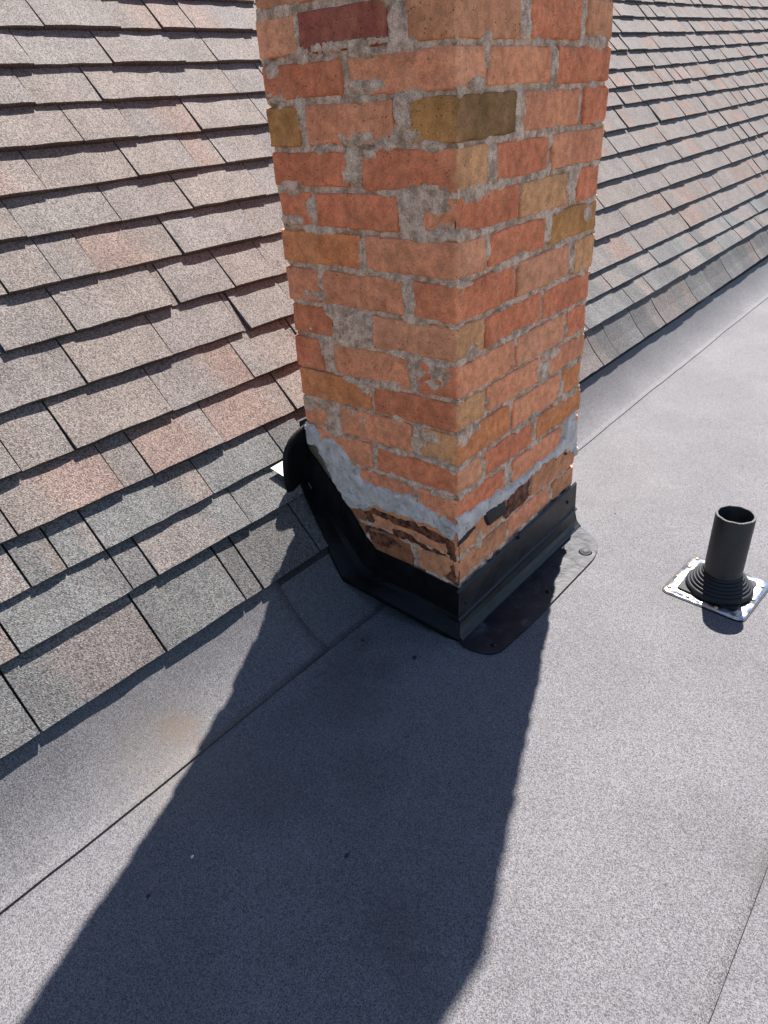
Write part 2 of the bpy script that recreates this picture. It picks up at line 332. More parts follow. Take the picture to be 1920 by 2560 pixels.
# ---------------------------------------------------------------- object helpers
def mesh_obj(name, V, F, mat, parent=None, tones=None, smooth=True, base=None):
    me = bpy.data.meshes.new(name)
    V = np.asarray(V, float)
    if base is not None: V = V - np.asarray(base)
    me.from_pydata([tuple(v) for v in V], [], [tuple(int(i) for i in f) for f in F])
    if tones is not None:
        at = me.color_attributes.new("tone", 'FLOAT_COLOR', 'POINT')
        t = np.ones((len(V), 4)); t[:, :3] = tones
        at.data.foreach_set("color", t.ravel())
    if smooth: me.polygons.foreach_set("use_smooth", [True] * len(me.polygons))
    me.materials.append(mat)
    o = bpy.data.objects.new(name, me)
    col.objects.link(o)
    if parent: o.parent = parent
    return o
def tag(o, label=None, cat=None, group=None, kind=None):
    if label: o["label"] = label
    if cat: o["category"] = cat
    if group: o["group"] = group
    if kind: o["kind"] = kind
    return o
def empty(name, loc, rz=0.0):
    o = bpy.data.objects.new(name, None); col.objects.link(o)
    o.location = loc; o.rotation_euler = (0, 0, rz); o.empty_display_size = 0.1
    return o
def grid_faces(nu, nv, keep=None, off=0, flip=False):
    F = []
    for i in range(nu - 1):
        for j in range(nv - 1):
            if keep is not None and not keep[i, j]: continue
            a, b, c, d = off + i * nv + j, off + (i + 1) * nv + j, off + (i + 1) * nv + j + 1, off + i * nv + j + 1
            F.append((a, d, c, b) if flip else (a, b, c, d))
    return F
def lathe(prof, seg=48, centre=(0, 0, 0), close=False):
    V, F = [], []
    n = len(prof)
    for s in range(seg):
        a = 2 * math.pi * s / seg
        for r, z in prof: V.append((centre[0] + r * math.cos(a), centre[1] + r * math.sin(a), centre[2] + z))
    for s in range(seg):
        t = (s + 1) % seg
        for i in range(n - 1 if not close else n):
            j = (i + 1) % n
            F.append((s * n + i, t * n + i, t * n + j, s * n + j))
    return V, F
def rounded_slab(poly, r, z0, z1, seg=6):
    """rounded polygon extruded from z0 to z1 with a small top bevel"""
    pts = []
    n = len(poly)
    P = [np.array(p, float) for p in poly]
    for i in range(n):
        a, b, c = P[i - 1], P[i], P[(i + 1) % n]
        la, lc = np.linalg.norm(a - b), np.linalg.norm(c - b)
        u = (a - b) / la * min(1, 0.48 * la / r); w = (c - b) / lc * min(1, 0.48 * lc / r)
        for k in range(seg + 1):
            t = k / seg
            pts.append((1 - t) ** 2 * (b + u * r) + 2 * t * (1 - t) * b + t * t * (b + w * r))
    pts = np.array(pts); m = len(pts); ce = pts.mean(0)
    bev = min(0.001, (z1 - z0) * 0.4)
    V, rings = [], []
    for sc, z in ((0, z0), (0, z1 - bev), (bev, z1)):
        q = pts + (ce - pts) / np.linalg.norm(ce - pts, axis=1)[:, None] * sc
        rings.append(len(V)); V += [(p[0], p[1], z) for p in q]
    F = []
    for a, b in ((0, 1), (1, 2)):
        for i in range(m):
            j = (i + 1) % m
            F.append((rings[a] + i, rings[a] + j, rings[b] + j, rings[b] + i))
    F.append(tuple(rings[2] + i for i in range(m)))
    return V, F
def blob(r, seed, flat=0.6, n=8, m=6):
    V, F = [], []
    for i in range(m + 1):
        th = math.pi * i / m
        for j in range(n):
            ph = 2 * math.pi * j / n
            d = np.array((math.sin(th) * math.cos(ph), math.sin(th) * math.sin(ph), math.cos(th)))
            k = 1 + 0.45 * float(vnoise(d * 1.7 + 5, seed))
            V.append(tuple(d * r * k * np.array((1, 1, flat)) + np.array((0, 0, r * flat * 0.75))))
    for i in range(m):
        for j in range(n):
            F.append((i * n + j, (i + 1) * n + j, (i + 1) * n + (j + 1) % n, i * n + (j + 1) % n))
    return V, F

# ---------------------------------------------------------------- flat roof
flat = mesh_obj("flat_roof", [(-0.45, -2.2, -0.06), (4.2, -2.2, -0.06), (4.2, 9.5, -0.06), (-0.45, 9.5, -0.06)], [(0, 1, 2, 3)], M_DECK, smooth=False)
tag(flat, "flat roof covered in pale grey mineral membrane with lapped seams", kind='structure')
def membrane_z(x, y):
    t = np.clip((-0.145 - x) / 0.18, 0, None)
    z = np.where(t <= 1, 0.127 * np.minimum(t, 1) ** 2.2, 0.127 + 1.19 * (-0.325 - x))
    P = np.stack([x * 3.0, y * 2.2, 0 * x], -1)
    near = np.exp(-((x + 0.22) / 0.16) ** 2)
    z = z + (0.007 * fbm(P * 1.3, 3, 3)) * near + 0.0012 * fbm(P * 1.7, 5, 2)
    under = sstep(-0.322, -0.365, x)
    return z - under * 0.014
def sheet(x0, x1, y0, y1, dx, dy, lift, seed, edges=('x1',), name="membrane_sheet"):
    xs = np.linspace(x0, x1, max(2, int((x1 - x0) / dx) + 1)); ys = np.linspace(y0, y1, max(2, int((y1 - y0) / dy) + 1))
    X, Y = np.meshgrid(xs, ys, indexing='ij')
    wob = 0.0018 * fbm(np.stack([Y * 9, 0 * Y, 0 * Y + seed], -1), seed, 3)
    X = X + wob * (X >= x1 - 1e-6)
    woby = 0.0025 * fbm(np.stack([X * 30, 0 * Y, 0 * Y + seed], -1), seed + 9, 3)
    if 'y1' in edges: Y = Y + woby * (Y >= y1 - 1e-6)
    Z = membrane_z(X, Y) + lift
    nu, nv = X.shape
    V = list(np.stack([X, Y, Z], -1).reshape(-1, 3)); F = grid_faces(nu, nv)
    def skirt(idx):
        o = len(V)
        for i in idx: V.append(np.array(V[i]) - np.array((0, 0, abs(lift) + 0.004)))
        for k in range(len(idx) - 1): F.append((idx[k], idx[k + 1], o + k + 1, o + k))
    if 'x1' in edges: skirt([(nu - 1) * nv + j for j in range(nv)])
    if 'y1' in edges: skirt([i * nv + nv - 1 for i in range(nu)])
    return mesh_obj(name, V, F, M_ME, flat)
sheet(0.60, 4.2, -2.2, 9.5, 0.3, 0.3, -0.004, 1, ())
sheet(-0.30, 0.667, -2.2, 9.5, 0.03, 0.05, 0.0, 2)
sheet(-0.50, -0.180, -0.30, 9.5, 0.018, 0.025, 0.003, 3)
sheet(-0.50, -0.180, -2.2, -0.215, 0.018, 0.025, 0.0045, 4, ('x1', 'y1'))

# ---------------------------------------------------------------- shingled slope
def on_slope(s, y, h):
    # beyond the chimney the two lowest courses ride over a hollow and a hump in the old boarding
    h = h + max(0.0, min(1.0, (y - 0.5) / 0.5)) * np.interp(s, (-0.02, 0.0, 0.055, 0.13, 0.2, 0.32), (0.002, 0.002, 0.002, 0.013, 0.008, 0.0))
    return E0 + DS * s + DN * h + np.array((0, y, 0))
deckV = [on_slope(s, y, -0.003) for s in (-0.02, 2.6) for y in (-2.2, 9.5)]
slope = mesh_obj("shingle_roof", deckV, [(0, 1, 3, 2)], M_DECK, smooth=False)
tag(slope, "steep slope of brown and grey granulated shingles rising behind the chimney", kind='structure')
NR = 22
_fit = {}
for k, pts in ROWS.items():
    a = np.array(pts); _fit[k] = np.polyfit(a[:, 0], a[:, 1], 2 if len(pts) > 3 else (1 if len(pts) > 1 else 0))
def row_s(k, y):
    y = np.asarray(y, float)
    def poly(k, y):
        a = np.array(ROWS[k])
        yc = np.clip(y, -1.4, 7.6)
        return np.polyval(_fit[k], yc)
    if k <= 13: return poly(k, y)
    d = poly(13, y) - poly(11, y)
    return poly(13, y) + (k - 13) * d * 0.5
RED, GRY, TAN, DRK, GRN = (0.1456, 0.1037, 0.0883), (0.1265, 0.1101, 0.1028), (0.1319, 0.1101, 0.0983), (0.0819, 0.0792, 0.0783), (0.1001, 0.0992, 0.0974)
def joint_list(k):
    J = sorted(JL.get(k, []) + JR.get(k, []))
    out = []
    r = random.Random(100 + k)
    def fill(a, b):                                          # random joints strictly between a and b
        y = a
        while True:
            w = r.choice((0.13, 0.16, 0.19, 0.21, 0.24, 0.26)) * r.uniform(0.92, 1.08)
            if y + w > b - 0.10: break
            y += w; out.append(y)
            if r.random() < 0.12 and y + 0.03 < b - 0.1: y += 0.022; out.append(y)
    if not J: J = [r.uniform(0, 0.2)]
    fill(-2.1 + r.uniform(0, 0.15), J[0])
    for i, j in enumerate(J):
        out.append(j)
        if i + 1 < len(J) and J[i + 1] - j > 0.45: fill(j, J[i + 1])
    fill(J[-1], 9.3)
    return sorted(out)
def make_tab(k, y0, y1, hi, seed):
    r = random.Random(seed)
    w = y1 - y0
    gap = 0.0016 if hi > 0.012 else 0.0022
    ya, yb = y0 + gap, y1 - gap
    nx = max(3, min(10, int(w / 0.026))); ns = 4 if k else 7
    top = 0.0165 if k == 0 else 0.0
    ys = np.linspace(ya, yb, nx)
    s0 = row_s(k, ys) + 0.0016 * fbm(np.stack([ys * 60, 0 * ys + seed * 1.7, 0 * ys], -1), 3, 2) + r.uniform(-0.0009, 0.0009)
    s1 = row_s(k + 1, ys) + 0.028
    V, T = [], []
    base = np.array({0: GRN, 1: GRN, 2: GRY, 3: GRY}.get(k, GRY))
    u = r.random()
    lower = k <= 2
    if lower:
        cA = np.array(r.choice([GRN, DRK, GRY, GRN, DRK])); cB = np.array(r.choice([GRN, DRK, GRY, (0.124, 0.103, 0.092)]))
        if k == 0: cA = cA * 0.86; cB = cB * 0.86
    else:
        cA = np.array(r.choice([GRY, GRY, TAN, TAN, TAN, RED, (0.128, 0.114, 0.106)])); cB = np.array(r.choice([GRY, TAN, TAN, RED, GRY]))
    split = r.uniform(0.25, 0.8)
    lift = r.uniform(0, 0.0018); curl = r.uniform(0, 0.0025)
    for i in range(nx):
        for j in range(ns):
            t = j / (ns - 1); y = ys[i] + 0.0012 * (t * (1 - t)) * math.sin(seed)
            s = s0[i] + (s1[i] - s0[i]) * t
            h = (hi + lift) * (1 - t) + 0.0012 * t + curl * (1 - t) ** 3 * math.cos((i / (nx - 1) - 0.5) * 3) + 0.0006 * math.sin(i * 1.7 + seed)
            V.append(on_slope(s, y, h))
            m = sstep(split - 0.12, split + 0.12, i / (nx - 1) + 0.15 * (t - 0.5))
            T.append(cA * (1 - m) + cB * m)
    F = grid_faces(nx, ns, flip=True)
    # skirt: lower edge and both sides drop to the course below
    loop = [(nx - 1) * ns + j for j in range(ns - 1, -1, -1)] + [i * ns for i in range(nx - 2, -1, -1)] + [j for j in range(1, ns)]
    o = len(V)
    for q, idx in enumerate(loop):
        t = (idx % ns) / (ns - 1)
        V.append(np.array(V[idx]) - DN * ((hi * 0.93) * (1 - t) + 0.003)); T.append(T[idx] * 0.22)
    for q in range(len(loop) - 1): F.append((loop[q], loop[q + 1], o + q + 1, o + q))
    return V, F, T
def proj(P):
    q = (np.asarray(P) - CAM) @ RC.T
    return q[..., :2] / q[..., 2:3] * FPX, q[..., 2]
tabs = []
for k in range(NR):
    J = joint_list(k)
    thick = random.Random(k).random() < 0.5
    for i in range(len(J) - 1):
        y0, y1 = J[i], J[i + 1]
        w = y1 - y0
        thick = not thick if random.Random(k * 91 + i).random() < 0.85 else thick
        hi = 0.0170 if thick else 0.0130
        if w < 0.035: hi = 0.006
        if k == 0: hi = 0.0110 if thick else 0.0090
        if k in (1, 2): hi *= 0.8
        ym = 0.5 * (y0 + y1)
        c4 = np.array([on_slope(row_s(k + a, yy), yy, 0.01) for a in (0, 1) for yy in (y0, y1)])
        uv, dep = proj(c4)
        if dep.min() < 0.05: area = 0.0
        else:
            d = lambda a, b: uv[b] - uv[a]
            e1, e2 = d(0, 1), d(0, 2)
            area = abs(e1[0] * e2[1] - e1[1] * e2[0])
            mx, my = uv.mean(0)
            if abs(mx) > 0.375 + 0.06 or abs(my) > 0.5 + 0.05: area = 0.0
            # hidden behind the chimney
            if -0.175 < mx < 0.14 and my < -0.02 and 0.75 < ym < 1.45: area *= 0.1
        tabs.append((area, k, y0, y1, hi, k * 1000 + i))
tabs.sort(key=lambda t: -t[0])
SV, SF, ST = [], [], []
for n, (area, k, y0, y1, hi, seed) in enumerate(tabs):
    V, F, T = make_tab(k, y0, y1, hi, seed)
    if n < 298 and area > 0:
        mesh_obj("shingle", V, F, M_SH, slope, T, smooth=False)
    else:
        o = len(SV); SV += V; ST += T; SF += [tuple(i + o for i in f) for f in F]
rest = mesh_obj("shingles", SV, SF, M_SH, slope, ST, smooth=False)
rest["kind"] = "stuff"

# ---------------------------------------------------------------- chimney
CB = np.array((-CW / 2, CD / 2, 0.0))
chim = empty("brick_chimney", CB)
tag(chim, "weathered red brick chimney with crumbling mortar standing at the eave in black flashing", "chimney")
BC = dict(salmon=(0.84, 0.298, 0.142), red=(0.76, 0.217, 0.097), tan=(0.73, 0.335, 0.14), ochre=(0.55, 0.235, 0.07), dark=(0.27, 0.135, 0.045),
          maroon=(0.38, 0.095, 0.06), orange=(0.73, 0.24, 0.085), pale=(0.84, 0.335, 0.168), brown=(0.66, 0.26, 0.12), umber=(0.3, 0.11, 0.05))
CL = {'Z': 'pale maroon brown', 'A': 'red salmon', 'B': 'ochre salmon ochre', 'C': 'red red', 'D': 'red red salmon', 'E': 'orange salmon', 'F': 'salmon salmon red',
      'G': 'red pale', 'H': 'red salmon red', 'I': 'orange red', 'J': 'salmon salmon tan', 'K': 'salmon red', 'L': 'salmon salmon salmon', 'M': 'umber brown', 'N': 'umber umber brown'}
CR = {'Z': 'brown red brown', 'A': 'pale salmon red', 'B': 'dark salmon red', 'C': 'tan red salmon', 'D': 'red tan red', 'E': 'pale red ochre', 'F': 'red pale tan',
      'G': 'tan red red', 'H': 'salmon pale red', 'I': 'tan salmon salmon', 'J': 'orange salmon orange', 'K': 'pale red orange', 'L': 'red salmon salmon', 'M': 'brown umber brown', 'N': 'brown salmon brown'}
BL['K'] = [(-0.406, -0.217), (-0.2034, 0)]; BL['L'] = [(-0.406, -0.358), (-0.3475, -0.1105), (-0.098, 0)]
BL['M'] = [(-0.406, -0.246), (-0.236, 0)]; BL['N'] = [(-0.406, -0.25), (-0.238, -0.117), (-0.103, 0)]
BR['M'] = [(0, 0.172), (0.183, 0.292), (0.299, 0.518)]; BR['N'] = [(0, 0.195), (0.205, 0.398), (0.408, 0.518)]
ZT['M'], ZT['N'], ZT['O'] = 0.2575, 0.182, 0.118
ZT['Z'] = ZT['A'] + 0.0675
order = ['Z', 'A', 'B', 'C', 'D', 'E', 'F', 'G', 'H', 'I', 'J', 'K', 'L', 'M', 'N', 'O']
def axis_pts(L, visible=True):
    e = [0, 0.0025, 0.005, 0.009]
    n = max(1, int((L - 0.018) / 0.017))
    return np.array(e + list(0.009 + (L - 0.018) * np.arange(1, n) / n) + [L - x for x in reversed(e)])
def brick(lo, hi, tL, tR, seed, r=0.0042, rough=1.0):
    lo, hi = np.array(lo, float), np.array(hi, float)
    A = [axis_pts(hi[i] - lo[i]) for i in range(3)]
    V, F, index = [], [], {}
    na = [len(a) for a in A]
    def vid(i, j, k):
        q = (i, j, k)
        if q not in index: index[q] = len(V); V.append((A[0][i], A[1][j], A[2][k]))
        return index[q]
    for ax in range(3):
        b, c = (ax + 1) % 3, (ax + 2) % 3
        for side in (0, na[ax] - 1):
            for p in range(na[b] - 1):
                for q in range(na[c] - 1):
                    ids = []
                    for dp, dq in ((0, 0), (1, 0), (1, 1), (0, 1)):
                        t = [0, 0, 0]; t[ax] = side; t[b] = p + dp; t[c] = q + dq
                        ids.append(vid(*t))
                    F.append(tuple(ids if side else ids[::-1]))
    V = np.array(V); S = hi - lo
    inner = np.clip(V, r, S - r); d = V - inner
    ln = np.linalg.norm(d, axis=1)[:, None]
    rr = r * np.ones((len(V), 1))
    Q = inner + d / np.maximum(ln, 1e-9) * np.where(ln > 1e-9, rr, 0)
    Wp = Q + lo
    wob = np.stack([fbm(Wp * 28 + 7 * a, seed * 3 + a, 3) for a in range(3)], -1)
    edge = sstep(0.022, 0.0, np.sort(np.minimum(V, S - V), axis=1)[:, 1])[:, None]      # near an arris
    n_ = d / np.maximum(ln, 1e-9)
    chip = np.maximum(0, fbm(Wp * 65, seed + 77, 2) - 0.15)[:, None] * edge
    Wp = Wp + wob * 0.0016 * edge * rough + n_ * (fbm(Wp * 60, seed + 5, 3)[:, None] * 0.0014) - n_ * chip * 0.008 * rough
    m = sstep(-0.012, 0.012, Wp[:, 0] + Wp[:, 1])[:, None]
    T = np.array(tL) * (1 - m) + np.array(tR) * m
    g = fbm(Wp * np.array((9, 9, 16)), seed + 31, 3)[:, None]
    T = T * (1 + 0.24 * g)
    T = T * (1 - 0.25 * np.maximum(0, fbm(Wp * 18, seed + 63, 2))[:, None])
    mesh_obj("brick", Wp, F, M_BR, chim, np.clip(T, 0.01, 0.9), base=CB)
def simple_brick(lo, hi, t, seed):
    lo, hi = np.array(lo, float), np.array(hi, float); b = 0.004
    V, F = [], []
    for z, ins in ((lo[2], b), (lo[2] + b, 0), (hi[2] - b, 0), (hi[2], b)):
        for x, y in ((lo[0], lo[1]), (hi[0], lo[1]), (hi[0], hi[1]), (lo[0], hi[1])):
            V.append((x + (ins if x == lo[0] else -ins), y + (ins if y == lo[1] else -ins), z))
    for q in range(3):
        for i in range(4): F.append((q * 4 + i, q * 4 + (i + 1) % 4, q * 4 + 4 + (i + 1) % 4, q * 4 + 4 + i))
    F += [(3, 2, 1, 0), (12, 13, 14, 15)]
    V = np.array(V); V += 0.0018 * np.stack([vnoise(V * 31 + a * 9, seed + a) for a in range(3)], -1)
    mesh_obj("brick", V, F, M_BR, chim, np.tile(t, (len(V), 1)), smooth=False, base=CB)
faceL, faceR = [], []                                        # brick rectangles on the two seen faces, for the mortar
seed = 40
names = [c for c in order if c in BL]
tiers = [(c, ZT[c], ZT[order[order.index(c) + 1]], BL[c], BR[c], CL[c].split(), CR[c].split()) for c in names]
zt = ZT['Z']; q = 0
while zt + 0.0675 < CH + 0.01:
    zt += 0.0675; q += 1
    rr_ = random.Random(q)
    a = 'ABABAB'[q % 2] if q % 2 else 'B'
    src = 'A' if q % 2 else 'D'
    jig = lambda l: [(x0 + (0 if i == 0 else rr_.uniform(-.004, .004)), x1 + (0 if i == len(l) - 1 else rr_.uniform(-.004, .004))) for i, (x0, x1) in enumerate(l)]
    tiers.append(('U%d' % q, min(zt, CH), zt - 0.0675, jig(BL[src]), jig(BR[src]),
                  [rr_.choice(['red', 'salmon', 'salmon', 'orange', 'tan', 'brown']) for _ in BL[src]], [rr_.choice(['red', 'salmon', 'salmon', 'orange', 'tan']) for _ in BR[src]]))
for (c, z1, znext, bl, br, cl, cr) in tiers:
    z0 = znext + 0.0085
    n = len(bl)
    upper = c.startswith('U')
    for i, (a, b) in enumerate(bl):                          # left face, corner brick included
        a = max(a, -CW) if i else -CW
        a += random.uniform(-0.003, 0.002) if i == 0 else 0
        seed += 1
        oy = random.uniform(-0.0026, 0.0018)
        dz0, dz1 = random.uniform(-0.0025, 0.0025), random.uniform(-0.0025, 0.002)
        if i == n - 1:
            vR = br[0][1]
            brick((a, oy, z0 + dz0), (random.uniform(-0.001, 0.0015), vR, z1 + dz1), BC[cl[i]], BC[cr[0]], seed)
            faceR.append((-0.03, vR, z0, z1))
        elif i == 0:
            dep = 0.2 if b - a < 0.14 else 0.097
            brick((a, oy, z0 + dz0), (b, dep, z1 + dz1), BC[cl[i]], BC[cl[i]], seed)
            backstart = dep
        else:
            brick((a, oy, z0 + dz0), (b, 0.097, z1 + dz1), BC[cl[i]], BC[cl[i]], seed)
        faceL.append((a if i else a - 0.03, b if i < n - 1 else 0.03, z0, z1))
    for i, (a, b) in enumerate(br[1:], 1):
        last = i == len(br) - 1
        if last: b = CD + random.uniform(-0.004, 0.003)
        seed += 1
        ox = random.uniform(-0.0018, 0.0026)
        dz0, dz1 = random.uniform(-0.0025, 0.0025), random.uniform(-0.0025, 0.002)
        dep = (0.2 if b - a < 0.14 else 0.097) if last else 0.097
        brick((-dep, a, z0 + dz0), (ox, b, z1 + dz1), BC[cr[i]], BC[cr[i]], seed)
        faceR.append((a, b + (0.03 if last else 0), z0, z1))
        if last: rx = dep
    if z0 > 0.25:                                             # the two faces turned away
        rb = random.Random(c)
        cn = lambda: BC[rb.choice(['red', 'salmon', 'orange', 'tan', 'brown'])]
        y = backstart + 0.011
        while y < CD - 0.02:
            ye = min(y + 0.2, CD)
            if CD - ye < 0.06: ye = CD
            simple_brick((-CW, y, z0), (-CW + 0.09, ye, z1), cn(), seed + 500 + int(y * 100)); y = ye + 0.011
        x1_ = -rx - 0.011; xe = -CW + 0.101
        if x1_ - xe > 0.03: simple_brick((xe, CD - 0.09, z0), (x1_, CD, z1), cn(), seed + 900)

# mortar: solid core plus a worn surface that fills the joints and smears over the bricks
def mortar_face(rects, smears, u0, u1, z0, z1, res, sd):
    us = np.linspace(u0, u1, int((u1 - u0) / res) + 1); zs = np.linspace(z0, z1, int((z1 - z0) / res) + 1)
    U, Z = np.meshgrid(us, zs, indexing='ij')
    P = np.stack([U, Z, 0 * U + sd * 3.1], -1)
    n1 = fbm(P * 70, sd, 3); n2 = fbm(P * 190, sd + 8, 3); n3 = fbm(P * 22, sd + 15, 2)
    inside = np.full(U.shape, -1.0)                           # depth inside the nearest brick outline
    for a, b, c, d in rects:
        inside = np.maximum(inside, np.minimum(np.minimum(U - a, b - U), np.minimum(Z - c, d - Z)))
    m = np.zeros(U.shape)
    for (a, b, ra, rb) in smears:
        dd = np.sqrt(((U - a) / (ra + 0.002)) ** 2 + ((Z - b) / (rb + 0.002)) ** 2) + 0.36 * n1 + 0.40 * n2 + 0.15 * n3
        m = np.maximum(m, sstep(1.04, 0.86, dd))
    spill = np.clip(n3 * 0.8 + n1 * 0.5 + 0.05, 0, 1) * 0.010   # random feathering over arrises
    m = np.maximum(m, sstep(0.0012, -0.0012, inside - spill) * (inside < 0.010) * (n3 > 0.08) * 0.95)
    h = -0.0044 + 0.0018 * n1 + 0.0012 * n2
    h = h + 0.002 * sstep(0.1, 0.5, n3)
    crack = sstep(0.0022, 0.0, np.abs(inside + 0.0012)) * sstep(-0.05, 0.25, fbm(P * 33 + 5.0, sd + 40, 2))
    h = np.maximum(h - 0.0060 * crack, -0.0080)
    h = np.where(inside > 0.012, np.minimum(h, -0.003), h)
    h = h * (1 - m) + m * (0.0013 + 0.0018 * n1 + 0.0012 * n2)
    return us, zs, h
SEEN0, SEEN1 = 0.09, 1.19
usL, zsL, hL = mortar_face(faceL, SMEAR_L, -CW + 0.004, 0.0, SEEN0, SEEN1, 0.0027, 21)
usR, zsR, hR = mortar_face(faceR, SMEAR_R, 0.0, CD - 0.004, SEEN0, SEEN1, 0.0027, 57)
V, F = [], []
for i, u in enumerate(usL):
    for j, z in enumerate(zsL):
        V.append((u if i < len(usL) - 1 else hR[0, j], -hL[i, j], z))
F += grid_faces(len(usL), len(zsL))
o = len(V)
for i, u in enumerate(usR):
    for j, z in enumerate(zsR):
        V.append((hR[i, j], u if i else -hL[-1, j], z))
F += grid_faces(len(usR), len(zsR), off=o)
o = len(V)
def add_box(V, F, lo, hi):
    o = len(V)
    for x in (lo[0], hi[0]):
        for y in (lo[1], hi[1]):
            for z in (lo[2], hi[2]): V.append((x, y, z))
    for f in ((0, 1, 3, 2), (4, 6, 7, 5), (0, 4, 5, 1), (2, 3, 7, 6), (0, 2, 6, 4), (1, 5, 7, 3)): F.append(tuple(o + i for i in f))
add_box(V, F, (-CW + 0.005, 0.009, -0.02), (-0.009, CD - 0.005, SEEN1 + 0.001))
add_box(V, F, (-CW + 0.005, 0.005, SEEN1 + 0.0015), (-0.005, CD - 0.005, CH - 0.004))
mesh_obj("mortar", V, F, M_MO, chim, base=CB)

def poly_sdf(poly, U, Z):
    P = np.array(poly); n = len(P)
    d = np.full(U.shape, 1e9); ins = np.zeros(U.shape, bool)
    for i in range(n):
        a, b = P[i], P[(i + 1) % n]
        e = b - a; wx, wz = U - a[0], Z - a[1]
        t = np.clip((wx * e[0] + wz * e[1]) / (e @ e + 1e-12), 0, 1)
        d = np.minimum(d, np.hypot(wx - e[0] * t, wz - e[1] * t))
        c = ((a[1] <= Z) != (b[1] <= Z)) & (U < a[0] + (Z - a[1]) / (b[1] - a[1] + 1e-12) * e[0])
        ins ^= c
    return np.where(ins, d, -d)
def patch(name, face, poly, thick, mat, res=0.003, sd=1, ragged=0.004, ramp=0.007, relief=0.0015, corner=None):
    P = np.array(poly); lo, hi = P.min(0) - 0.004, P.max(0) + 0.004
    us = np.arange(lo[0], hi[0] + res, res); zs = np.arange(lo[1], hi[1] + res, res)
    if face == 'L': us = us[us < thick]; 
    else: us = us[us > -thick]
    U, Z = np.meshgrid(us, zs, indexing='ij')
    Q = np.stack([U, Z, 0 * U + sd], -1)
    s = poly_sdf(poly, U, Z) + ragged * fbm(Q * 85, sd, 3)
    h = -0.004 + (thick + 0.004) * sstep(-0.0015, ramp, s) + relief * fbm(Q * 40, sd + 4, 4) * sstep(0, ramp, s)
    keep = (s[:-1, :-1] > -0.003) | (s[1:, 1:] > -0.003)
    V = [(u, -h[i, j], z) if face == 'L' else (h[i, j], u, z) for i, u in enumerate(us) for j, z in enumerate(zs)]
    F = grid_faces(len(us), len(zs), keep)
    used = sorted({i for f in F for i in f}); mp = {a: b for b, a in enumerate(used)}
    return mesh_obj(name, [V[i] for i in used], [tuple(mp[i] for i in f) for f in F], mat, chim, base=CB)
def clampL(p): return [(max(x, -CW - 0.004), z) for x, z in p]
c1 = patch("cement_band", 'L', clampL(CEM_L) , 0.0048, M_CE, 0.0024, 5, 0.009, 0.005, 0.0036)
c2 = patch("cement_band", 'R', CEM_R, 0.0045, M_CE, 0.0024, 9, 0.009, 0.005, 0.0036)
patch("tar_patch", 'R', TAR_R1, 0.003, M_TAR, 0.003, 12)
patch("tar_patch", 'R', TAR_R2, 0.0065, M_TAR, 0.003, 14, 0.002, 0.002)
patch("tar_patch", 'R', TAR_R3, 0.004, M_TAR, 0.003, 16, 0.006)
patch("tar_patch", 'L', TAR_L1, 0.0030, M_TARB, 0.0026, 18, 0.005, 0.0025)
patch("tar_patch", 'L', [(-0.250, 0.176), (-0.205, 0.181), (-0.165, 0.180), (-0.128, 0.170), (-0.126, 0.152), (-0.160, 0.158), (-0.175, 0.146), (-0.205, 0.142), (-0.232, 0.150)], 0.0026, M_TARB, 0.0026, 33, 0.006, 0.002)
patch("tar_patch", 'L', [(-0.243, 0.214), (-0.223, 0.224), (-0.214, 0.208), (-0.219, 0.195), (-0.238, 0.197)], 0.0028, M_TARB, 0.0026, 35, 0.004, 0.002)
patch("tar_patch", 'L', [(-0.175, 0.202), (-0.140, 0.212), (-0.085, 0.192), (-0.030, 0.182), (-0.060, 0.179), (-0.110, 0.184), (-0.160, 0.186)], 0.0026, M_TARB, 0.0026, 37, 0.006, 0.002)
patch("tar_patch", 'R', [(0.186, 0.214), (0.200, 0.246), (0.286, 0.248), (0.292, 0.200), (0.262, 0.192), (0.225, 0.188), (0.190, 0.190)], 0.0022, M_TARB, 0.0026, 39, 0.009, 0.002)
patch("tar_patch", 'L', TAR_L2, 0.003, M_TARB, 0.0026, 22, 0.008, 0.003)
sl = patch("sealant", 'L', clampL(SEAL), 0.003, M_SEAL, 0.003, 25, 0.002)
sl["label"] = "brown smear of sealant above the sloping flashing"
# lump of cement hanging off the far right arris
V, F = blob(0.012, 4, 1.5, 12, 9)
V = np.array(V) + np.array((-0.002, 0.512, 0.213))
mesh_obj("cement_lump", V, F, M_CE, chim, base=CB)

# ---- flashing
def ribbon(rows, thick=0.0012):
    """surface through rows of points (same count), doubled with a small thickness towards -normal"""
    R_ = np.array(rows, float); nu, nv = R_.shape[:2]
    V = list(R_.reshape(-1, 3)); F = grid_faces(nu, nv)
    du = np.gradient(R_, axis=0); dv = np.gradient(R_, axis=1)
    nr = np.cross(du, dv); nr /= np.maximum(np.linalg.norm(nr, axis=2, keepdims=True), 1e-9)
    o = len(V); V += list((R_ - nr * thick).reshape(-1, 3)); F += grid_faces(nu, nv, off=o, flip=True)
    def edge(ids):
        for a, b in zip(ids[:-1], ids[1:]): F.append((a, o + a, o + b, b))
    edge([i * nv for i in range(nu)]); edge([i * nv + nv - 1 for i in range(nu)][::-1])
    edge(list(range(nv))[::-1]); edge([(nu - 1) * nv + j for j in range(nv)])
    return V, F
